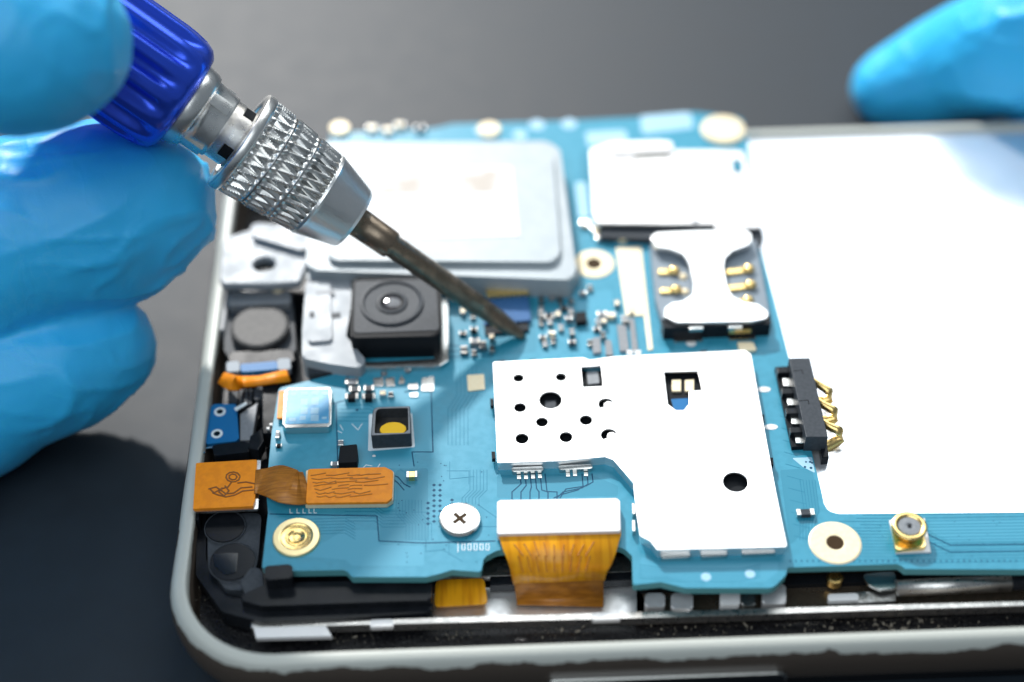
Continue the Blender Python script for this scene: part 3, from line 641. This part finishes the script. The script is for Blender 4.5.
# --- cream connector with folded amber flex: a thing of its own plugged on the board
FX = thing('display_flex_cable', 'wide amber flex cable with a white connector folded down over the near edge', 'flex cable', tuple(P(558, 520, .0)))
slab('connector', [(497,502),(500,500),(617,498),(620,501),(620.5,531),(497,534)], .10, .095, M['label'], FX, .008, .015, 'flat white connector block')
pa = [P(559, 524, .055), P(559.5, 535, .055), P(559.5, 553, .045), P(559, 570, -.02), P(559, 583, -.17), P(560, 597, -.33), P(560, 606, -.36)]
ribbon('flex_film', pa[:5], [1.10,1.10,.99,.86,.80], M['film'], FX, .012, 'translucent amber film', across=(1,0,0))
ribbon('lower_film', [P(559.7, 574, -.075)]+pa[4:], [.80,.79,.78,.77], M['bronze'], FX, .018, 'lower fold of the film, its shade coloured in brown', across=(1,0,0))  # shade past the bend is put into the colour, amber film drawn in bronze
bm = bmesh.new()
for k in range(9):
    x = 518+k*9; 
    for (y0, z0), (y1, z1) in (((541+rf.uniform(0,5),.066),(556,.056)),((556,.056),(572,-.012))):
        a, b = P(x+ (6 if y0 < 550 else 0)*(k-4)/6, y0, z0), P(x*.86+78, y1, z1); add_tube(bm, [a, b], .006, 6)
finish(bm, 'dark_track', M['track'], FX, 'brown copper tracks in the film')

# --- orange flex bridge at the left
OF = thing('button_flex_cable', 'orange flex cable with two stiff ends joined by a bent bronze strip', 'flex cable', tuple(P(300, 485, .0)))
slab('left_end', [(196,463),(257,459.5),(255,500),(253,506),(193,509)], .03, .03, M['orange'], OF, .006, .01, 'orange end with a doodle like track')
slab('left_backing', [(198,464),(261,460),(258,509),(194,512)], -.003, .03, M['tin'], OF, .004, .01)
slab('right_end', [(308,469),(385,467),(393,471),(392,498),(387,502),(306,503)], .09, .03, M['orange'], OF, .008, .02, 'orange end lying on the board')
slab('right_backing', [(306,470),(386,468),(394,472),(393,500),(387,504),(305,505)], .058, .05, M['cream'], OF, .004, .02)
pa = [P(255, 482, .030), P(262, 481, .045), P(275, 481, .10), P(288, 486, .11), P(299, 488, .095), P(308, 487, .075)]
ribbon('bridge_strip', pa, [.28,.28,.36,.40,.38,.34], M['bronze'], OF, .014, 'bent bronze film', across=(.05,1,0))
def doodle(cx, cy, n, rx, ry, seed, dz, name, wd=.010):
    q = random.Random(seed); L = []
    for k in range(n):
        x, y = cx+q.uniform(-rx, rx), cy+q.uniform(-ry, ry); a = [(x, y)]
        for j in range(3): x += q.uniform(1, 7); y += q.uniform(-3, 2.4); a.append((x, y))
        L.append(a)
    return L
Ld = [[(233+7*math.cos(t*.6), 477+5*math.sin(t*.6)) for t in range(11)], [(233+4*math.cos(t*.9), 477+3*math.sin(t*.9)) for t in range(8)],
      [(209,489),(216,487),(222,491),(226,494),(234,493),(241,488),(252,487)], [(213,493),(218,495),(226,497),(235,495),(243,491),(254,490)], [(210,489),(214,493),(221,489),(228,487),(231,483)],
      [(222,488),(219,492),(224,496),(229,491),(225,486)], [(238,483),(246,482),(256,484)]]
lines('printed_track', Ld, .031, .012, M['inkb'], OF, 'looping dark track')
Lt = []
for k in range(7):
    y = 475 + k*3.6; x = 311 + (k*37 % 9)
    while x < 372 - (k*13 % 11):
        l = rf.uniform(9, 24); Lt.append([(x, y+rf.uniform(-.6, .6)), (x+l*.35, y+rf.uniform(-1.2, 1.2)), (x+l, y-l*.09+rf.uniform(-.8, .8))]); x += l*rf.uniform(.8, 1.25)
lines('printed_track', Lt, .091, .008, M['track'], OF, 'broken rows of bronze tracks')['kind'] = 'stuff'

# --- silver screw
SC = thing('cross_head_screw', 'round silver cross head screw on the blue board left of the white connector', 'screw', tuple(P(460, 522, 0)))
c = P(460, 522, 0); 
lathe('screw_head', c, [(0,.17),(.015,.185),(.035,.19),(.050,.182),(.054,.165),(.054,.001)], M['tin'], SC, 56)
bm = bmesh.new()
for a in (40, 130):
    ca, sa = math.cos(math.radians(a)), math.sin(math.radians(a)); add_prism(bm, [Vector((c.x+ca*u-sa*v, c.y+sa*u+ca*v)) for u, v in ((-.075,-.018),(.075,-.018),(.075,.018),(-.075,.018))], c.z+.05, c.z+.0552+a*.000003)
finish(bm, 'cross_slot', M['slot'], SC)

# ------------------------------------------------------------------ things lying in the phone beside the board
def T_(name, label, cat, x, y, z=0): return thing(name, label, cat, tuple(P(x, y, z)))
# pale case at the back
PC = T_('speaker_case', 'large pale rounded case with a smudged white label behind the driver', 'speaker case', 440, 220)
slab('case_body', [(312,152),(318,143),(548,141),(560,150),(576,268),(572,280),(312,270),(306,262)], .26, .26, M['case'], PC, .03, .08)
slab('raised_top', [(330,152),(335,148),(545,146),(553,152),(560,250),(556,262),(328,260)], .32, .08, M['case'], PC, .03, .10)
slab('base_flange', [(308,262),(574,260),(580,274),(574,282),(306,280)], .12, .12, M['case'], PC, .02, .05)
slab('label', [(372,168),(512,166),(520,236),(372,240)], .325, .008, M['label'], PC, .002, .03, 'white label')
bm = bmesh.new()
for px in ([(378,172),(500,170),(502,192),(378,194)],[(392,200),(420,199),(421,226),(392,227)]):
    bm = bmesh.new(); add_prism(bm, wxy(px, .326), ZB+.322, ZB+.3275); finish(bm, 'smudge', M['smudge'], PC)
# white bracket with the screw hole and its arm down along the camera
BK = T_('metal_bracket', 'pale cast bracket with a dark screw hole at the phone corner', 'bracket', 262, 260)
hp = fillet(wxy([(222,244),(228,236),(262,226),(305,232),(308,262),(300,282),(268,284),(222,284),(219,278)], .16), .06)
hc = P(264, 264, .16); plate('bracket_plate', hp, [circ(hc.xy, .115, 32, .105)], ZB+.16, .10, M['alum'], BK, .02)
lathe('screw_hole', hc, [(-.12,.16),(-.085,.16),(-.085,.001)], M['blackg'], BK, 30)
slab('back_arm', [(250,222),(312,228),(314,246),(300,250),(252,236)], .22, .14, M['alum'], BK, .03, .06)
slab('side_arm', [(306,284),(312,276),(350,276),(352,300),(346,336),(366,360),(360,368),(330,364),(302,358),(302,330)], .14, .28, M['alum'], BK, .03, .05)
slab('arm_ridge', [(312,282),(330,281),(332,340),(308,342)], .17, .06, M['alum'], BK, .02, .03)
slab('arm_slot', [(316,291),(334,290),(334,293),(316,294)], .173, .01, M['mgrey'], BK, .002)
slab('arm_slot', [(309,312),(314,311),(315,317),(310,318)], .173, .01, M['dgrey'], BK, .002, .01)
slab('arm_slot', [(326,314),(340,312),(341,317),(327,319)], .145, .01, M['dgrey'], BK, .002, .01)
slab('arm_foot', [(306,352),(312,344),(334,344),(340,352),(338,372),(308,374)], .02, .20, M['dgrey'], BK, .04, .05)
# camera module
CM = T_('camera_module', 'square black camera module with a round lens left of the driver blade', 'camera module', 396, 320)
slab('camera_frame', [(436,298),(448,297),(449,360),(440,366),(346,368),(344,362),(436,360)], .06, .06, M['tin'], CM, .02, 0)
slab('camera_body', [(352,282),(356,278),(436,276),(441,280),(442,318),(440,336),(352,338),(350,334)], .30, .40, M['blackm'], CM, .03, .03)
slab('camera_top', [(355,281),(436,279),(439,330),(354,333)], .306, .02, M['dgrey'], CM, .006, .04)
c = P(392, 303, .306); lathe('lens_ring', c, [(0,.32),(.022,.315),(.024,.29),(.004,.275),(.002,.16),(.014,.15),(.018,.125),(.006,.11),(.0,.10)], M['dgrey'], CM, 56)
lathe('lens_hood', c, [(.001,.16),(.012,.155),(.016,.12),(.008,.085),(.006,.08)], M['blackm'], CM, 44)
bm = bmesh.new(); bmesh.ops.create_uvsphere(bm, u_segments=32, v_segments=16, radius=1, matrix=Matrix.Translation(c+Vector((0,0,.004))) @ Matrix.Diagonal((.095,.095,.014,1))); finish(bm, 'lens', M['glass'], CM, None, True)
# vibration motor
VM = T_('vibration_motor', 'round dark grey vibration motor in a grey cradle', 'vibration motor', 260, 326)
slab('cradle', [(226,292),(292,289),(296,350),(286,360),(232,362),(224,350)], -.10, .12, M['dgrey'], VM, .03, .06)
slab('cradle_lip', [(228,292),(290,289),(291,303),(228,306)], .0, .12, M['mgrey'], VM, .03, .04)
c = P(260, 327, -.02); lathe('motor_disc', c, [(-.08,.30),(.0,.30),(.014,.285),(.018,.26),(.016,.001)], M['motor'], VM, 64, False)
slab('lower_clip', [(228,352),(292,349),(295,362),(230,366)], -.04, .10, M['black'], VM, .02, .03)
for px, m in (([(226,362),(239,361),(240,371),(227,372)],'slate'),([(277,359),(290,358),(291,369),(278,370)],'slate'),([(240,364),(277,361),(278,369),(241,372)],'bluepl')):
    slab('clip_contact', px, -.03, .08, M[m], VM, .01, .02)
VF = T_('motor_flex', 'crumpled orange flex strip below the vibration motor', 'flex cable', 255, 380)
ribbon('orange_strip', [P(222, 378, -.06), P(233, 383, -.0), P(243, 382, -.06), P(258, 381, -.02), P(275, 378, .0), P(288, 376, -.04)], [.12,.17,.12,.11,.12,.13], M['orange'], VF, .03, None, across=(.05,1,.15))
c = P(352, 285, .16)
bm = bmesh.new(); c = P(278, 290, 0); bmesh.ops.create_uvsphere(bm, u_segments=16, v_segments=8, radius=1, matrix=Matrix.Translation(c) @ Matrix.Diagonal((.06,.05,.05,1))); finish(bm, 'tin_pin', M['cream'], VM, None, True)
# small blue module with two ringed holes
SM = T_('small_blue_module', 'small bright blue module with two ringed holes at the short side', 'module', 222, 424)
slab('module_plate', [(211,406),(215,404),(236,404),(237,413),(239,438),(236,441),(206,444),(206,440)], -.08, .08, M['bluepl'], SM, .008, .02)
for x, y in ((220,412),(217,434)):
    c = P(x, y, -.08); o = lathe('ringed_hole', c, [(-.001,.032),(.008,.032),(.010,.046),(.006,.056),(-.001,.056)], M['silk'], SM, 30)
    lathe('bore', c, [(-.001,.034),(.004,.034),(.004,.001)], M['blackg'], o, 20)
slab('module_side', [(240,414),(258,402),(252,440),(240,440)], -.10, .10, M['mgrey'], SM, .01)
slab('module_arm', [(228,390),(252,388),(252,404),(240,406),(238,402),(228,402)], -.14, .08, M['dgrey'], SM, .01)
for x in (238, 243, 248): slab('arm_groove', [(x,388),(x+1.6,388),(x+1.2,403),(x-.4,403)], -.137, .01, M['blackg'], SM, .001)
slab('module_block', [(212,445),(244,441),(250,444),(249,452),(214,456)], -.06, .12, M['black'], SM, .02, .02)
slab('module_wire', [(234,408),(246,402),(247,404),(236,411)], -.05, .01, M['silk'], SM, .001)
slab('module_bracket', [(254,388),(266,386),(266,398),(254,400)], -.10, .1, M['dgrey'], SM, .015, .02)
slab('dark_wall', [(250,436),(262,428),(264,440),(258,450),(248,448)], -.04, .15, M['black'], SM, .01)
for x, y in ((199,452),(206,447)): slab('solder_speck', [(x,y),(x+6,y-.6),(x+6,y+1),(x,y+1.6)], -.05, .02, M['tin'], SM, .002)
# clips and pegs on the near left corner
S('black_latch', [(264,566),(292,564),(293,578),(265,580)], .02, .16, 'black', .02, .03, 'black latch gripping the board corner')
S('corner_shoulder', [(240,582),(252,566),(262,570),(264,588),(246,596)], -.14, .1, 'dgrey', .02, .03)
S('foam_block', [(262,380),(282,377),(277,432),(262,434)], -.06, .2, 'black', .01)
for x, y in ((271,424),(268,428)): S('solder_speck', [(x-1.5,y-1),(x+1.5,y-1),(x+1.5,y+1),(x-1.5,y+1)], -.04, .03, 'white', .004, 0, None)

# ------------------------------------------------------------------ precision screwdriver
TIP = P(524, 337, .015); HB = D(150, 78, 14.75)
AX = (HB - TIP).normalized()
def s_at(px):
    lo, hi = 0., 9.
    for _ in range(40):
        m_ = (lo+hi)/2
        if PX(TIP+AX*m_)[0] > px: lo = m_
        else: hi = m_
    return lo
def r_px(px, wpx): q = TIP+AX*s_at(px); dep = -(R.transposed() @ (q-CAM)).z; return wpx/2*dep/F_
SD = thing('precision_screwdriver', 'blue handled precision screwdriver with knurled steel chuck touching the board', 'screwdriver', tuple(TIP))
def rev(name, prof_px, m, n=64, rf=None, smooth=True, label=None, parent=SD):
    o = finish(revolve([(s_at(a)+da, r_px(a, b)) for a, b, *e in prof_px for da in [e[0] if e else 0]], TIP, AX, n, rf), name, M[m], parent, label, smooth)
    return o
# blade: flat tip widening to a round shank
uu = AX.cross(UP).normalized(); vv = AX.cross(uu)
bl_ = rev('blade', [(524,9),(521,11),(510,16),(498,19),(478,20),(477.5,22),(393,24),(391,28.5),(388,29),(352,31)], 'shaft', 40,
    lambda s, r, a: r*(1-.45*max(0, 1-s/.22)*abs(math.sin(a))))
# chuck: nose, three knurled bands, rim
def knurl(px0, px1, w0, w1, m='knurl', teeth=30, rows=12, step=9):
    s0, s1 = s_at(px0), s_at(px1); r0, r1 = r_px(px0, w0), r_px(px1, w1); n = teeth*12; NR = rows*3
    prof = [(s0+(s1-s0)*k/NR, r0+(r1-r0)*k/NR) for k in range(NR+1)]
    def rf(s, r, a):
        t = (s-s0)/(s1-s0); e = min(1, t*8, (1-t)*8)
        ph = a*teeth/(2*math.pi)
        tri = lambda x: abs((x % 1)*2-1)
        a1, a2 = tri(ph+t*.72), tri(ph-t*.72+.12)
        h = max(a1, a2*.93)**1.7
        return r - .046*e*(1-h) - .016*(1-e)
    me = revolve(prof, TIP, AX, n, rf, caps=False)
    return me
rev('chuck_nose', [(353,20),(353.5,64),(351,67.5),(320,90),(318,92),(316,91)], 'chrome', 96, None, False)
ck = rev('chuck_core', [(318,86),(240,100)], 'dullm', 64)
for a, b, wa, wb in ((317,293,92,98),(291.5,269,99,104),(267.5,247,104,108)):
    finish(knurl(a, b, wa, wb), 'knurled_band', M['knurl'], SD, None, True)
for x, wd in ((292.3,97),(268.3,102)): rev('band_groove', [(x+1.5,wd-4),(x,wd-3),(x-1.5,wd-3)], 'chrome', 80)
rev('chuck_rim', [(247,100),(247,108),(245,110),(240,110),(238.5,108),(238.5,86),(242,84),(258,82),(258,40)], 'knurl', 96, None, True)
for f in SD.children[-1].data.polygons: f.use_smooth = False
# collar between chuck and handle, stepped, with square notches
def notch(s, r, a):
    return r
rev('collar', [(262,60),(236,64),(222,64),(221,68),(219,68),(206,72),(200,74),(199,80),(196,84),(186,88),(182,84)], 'knurl', 64, None, True, 'stepped silver collar')
me = SD.children[-1]
# square jaws cut dark into the collar
for ang in (0, 90, 180, 270):
    s0, s1 = s_at(229), s_at(238); rr = r_px(232, 65); bm = bmesh.new(); vs = []
    for s in (s0, s1):
        for da in range(-3, 4):
            for r_ in (rr*.9, rr*1.012):
                a = math.radians(ang+12+da*4.2); vs.append(bm.verts.new(TIP+AX*s+(uu*math.cos(a)+vv*math.sin(a))*r_))
    bmesh.ops.convex_hull(bm, input=vs); finish(bm, 'jaw_slot', M['blackm'], SD)
for ang in (75, 165, 255, 345):
    s0, s1 = s_at(199), s_at(217); rr = r_px(208, 72); bm = bmesh.new(); vs = []
    for s in (s0, s1):
        for da in range(-3, 4):
            for r_ in (rr*.9, rr*1.07):
                a = math.radians(ang+da*3.5); vs.append(bm.verts.new(TIP+AX*s+(uu*math.cos(a)+vv*math.sin(a))*r_))
    bmesh.ops.convex_hull(bm, input=vs); finish(bm, 'collar_key', M['knurl'], SD)
sF, sG = s_at(187), s_at(166)
def flute(s, r, a):
    t = min(1, max(0, (s-sF-.16)/.14)); k = 14; c_ = .5+.5*math.cos(a*k)
    return r*(1 - .13*t*(max(0, c_-.35)/.65)**.7)
hr = r_px(150, 131); prof = [(s_at(180)-.06, hr*.62), (s_at(180)-.05, hr*.80), (s_at(180), hr*.90), (s_at(180)+.08, hr*.955), (s_at(180)+.2, hr*.99)] + [(s_at(180)+.3+.12*k, hr) for k in range(46)]
finish(revolve(prof, TIP, AX, 14*12, flute), 'handle', M['anod'], SD, 'blue anodised fluted handle', True)

# ------------------------------------------------------------------ gloved hands
def metal_mesh(name, chains, m, label, cat, loc, voxel=.045, smooth=10):
    """one continuous skin: balls strung densely along each finger, fused by a voxel remesh and smoothed"""
    bm = bmesh.new()
    for ch in chains:
        pts = [(Vector(p), r) for p, r in ch]; d = []
        for i in range(len(pts)-1):
            p0, p1, p2, p3 = pts[max(i-1, 0)], pts[i], pts[i+1], pts[min(i+2, len(pts)-1)]
            n = max(3, int((p2[0]-p1[0]).length/.12))
            for k in range(n):
                t = k/n; q = .5*((2*p1[0])+(p2[0]-p0[0])*t+(2*p0[0]-5*p1[0]+4*p2[0]-p3[0])*t*t+(3*p1[0]-p0[0]-3*p2[0]+p3[0])*t**3)
                d.append((q, p1[1]*(1-t)+p2[1]*t))
        d.append(pts[-1])
        for q, r in d: bmesh.ops.create_icosphere(bm, subdivisions=3, radius=r, matrix=Matrix.Translation(q))
    me = bpy.data.meshes.new(name); bm.to_mesh(me); bm.free()
    o = bpy.data.objects.new(name, me); COL.objects.link(o)
    a = o.modifiers.new('r', 'REMESH'); a.mode = 'VOXEL'; a.voxel_size = voxel
    b = o.modifiers.new('s', 'SMOOTH'); b.iterations = smooth; b.factor = .5
    me2 = bpy.data.meshes.new_from_object(o.evaluated_get(bpy.context.evaluated_depsgraph_get()))
    bpy.data.objects.remove(o); me2.name = name
    # loose rubber: long soft folds and a few tight creases pushed into the real surface
    co = [v.co.copy() for v in me2.vertices]; no = [v.normal.copy() for v in me2.vertices]
    for v, p, q in zip(me2.vertices, co, no):
        a = Vector((p.x*.55+p.y*.5, p.y*1.1-p.x*.4, p.z*1.3)); wv = noise.noise_vector(p*.8)*.35
        f = 1-abs(noise.noise(a*1.0+wv)); g = 1-abs(noise.noise((a+wv)*2.3+Vector((5, 2, 8))))
        msk = max(0, min(1, .5+1.6*noise.noise(p*.7+Vector((9, 1, 4)))))
        v.co = p + q*(.035*(noise.noise(p*.9)) + .045*msk*f**9 + .028*msk*g**10)
    return tag(link(name, me2, m, None, None, True, loc), label, cat)
GL = glove_mat()
K = lambda x, y, d: D(x, y, d)
palm = [(K(-330,120,14.2),1.05),(K(-420,260,14.9),1.15),(K(-520,200,15.0),1.2)]
chainsL = [
  [(K(50,42,13.15),.65),(K(12,38,13.15),.82),(K(-60,0,13.2),.82),(K(-180,-30,13.4),.85),(K(-330,30,14),1.0),(K(-440,120,14.6),1.2)],                                   # thumb over the handle
  [(K(146,206,15.35),.66),(K(100,216,15.4),.90),(K(30,234,15.4),.96),(K(-60,262,15.4),.92),(K(-190,250,15.2),.98),(K(-340,190,14.9),1.1),(K(-520,200,15.2),1.25)],       # first finger below it
  [(K(98,348,15.75),.56),(K(62,362,15.7),.70),(K(5,382,15.7),.74),(K(-60,410,15.7),.82),(K(-190,380,15.5),.9),(K(-360,300,15.1),1.1),(K(-520,260,15.2),1.2)],           # middle finger
  [(K(-70,520,15.4),.5),(K(-110,530,15.4),.64),(K(-190,520,15.4),.75),(K(-300,440,15.2),.9),(K(-430,340,15.2),1.05),(K(-540,300,15.2),1.1)],                            # ring finger
  [(K(-150,640,15.0),.45),(K(-200,630,15.0),.6),(K(-280,580,15.0),.68),(K(-390,460,15.1),.85),(K(-520,360,15.2),1.0)],                                                # little finger
  palm,
  [(K(-440,200,14.9),1.2),(K(-560,240,15.2),1.3),(K(-760,280,15.4),1.5),(K(-1100,330,15.8),2.0)],                                                                     # wrist and forearm
]
metal_mesh('gloved_hand', chainsL, GL, 'hand in a light blue rubber glove gripping the screwdriver handle', 'gloved hand', tuple(K(-400,250,15)))
E = lambda x, y, d: D(x, y, d)
chainsR = [
  [(E(890,88,19.6),.48),(E(918,80,19.5),.60),(E(965,62,19.2),.72),(E(1040,36,18.5),.84),(E(1140,-10,18.3),.95),(E(1280,-60,19.2),1.2)],
  [(E(1010,118,20.6),.5),(E(1060,110,20.6),.65),(E(1130,90,20.6),.8),(E(1240,30,20.8),1.0)],
  [(E(1050,135,19.0),.5),(E(1090,120,19.1),.65),(E(1160,80,19.5),.8),(E(1260,0,20.2),1.0)],
  [(E(1090,175,18.6),.5),(E(1130,150,18.8),.62),(E(1190,90,19.3),.75),(E(1270,0,20.2),.9)],
  [(E(1130,200,18.4),.4),(E(1170,170,18.6),.5),(E(1230,100,19.2),.65),(E(1300,0,20.2),.8)],
  [(E(1240,-10,20.4),1.2),(E(1340,-60,20.8),1.35),(E(1500,-120,21.4),1.5),(E(1900,-260,23),2.0)],
]
metal_mesh('gloved_hand', chainsR, GL, 'hand in a light blue rubber glove steadying the far edge of the phone', 'gloved hand', tuple(E(1200,60,20)))
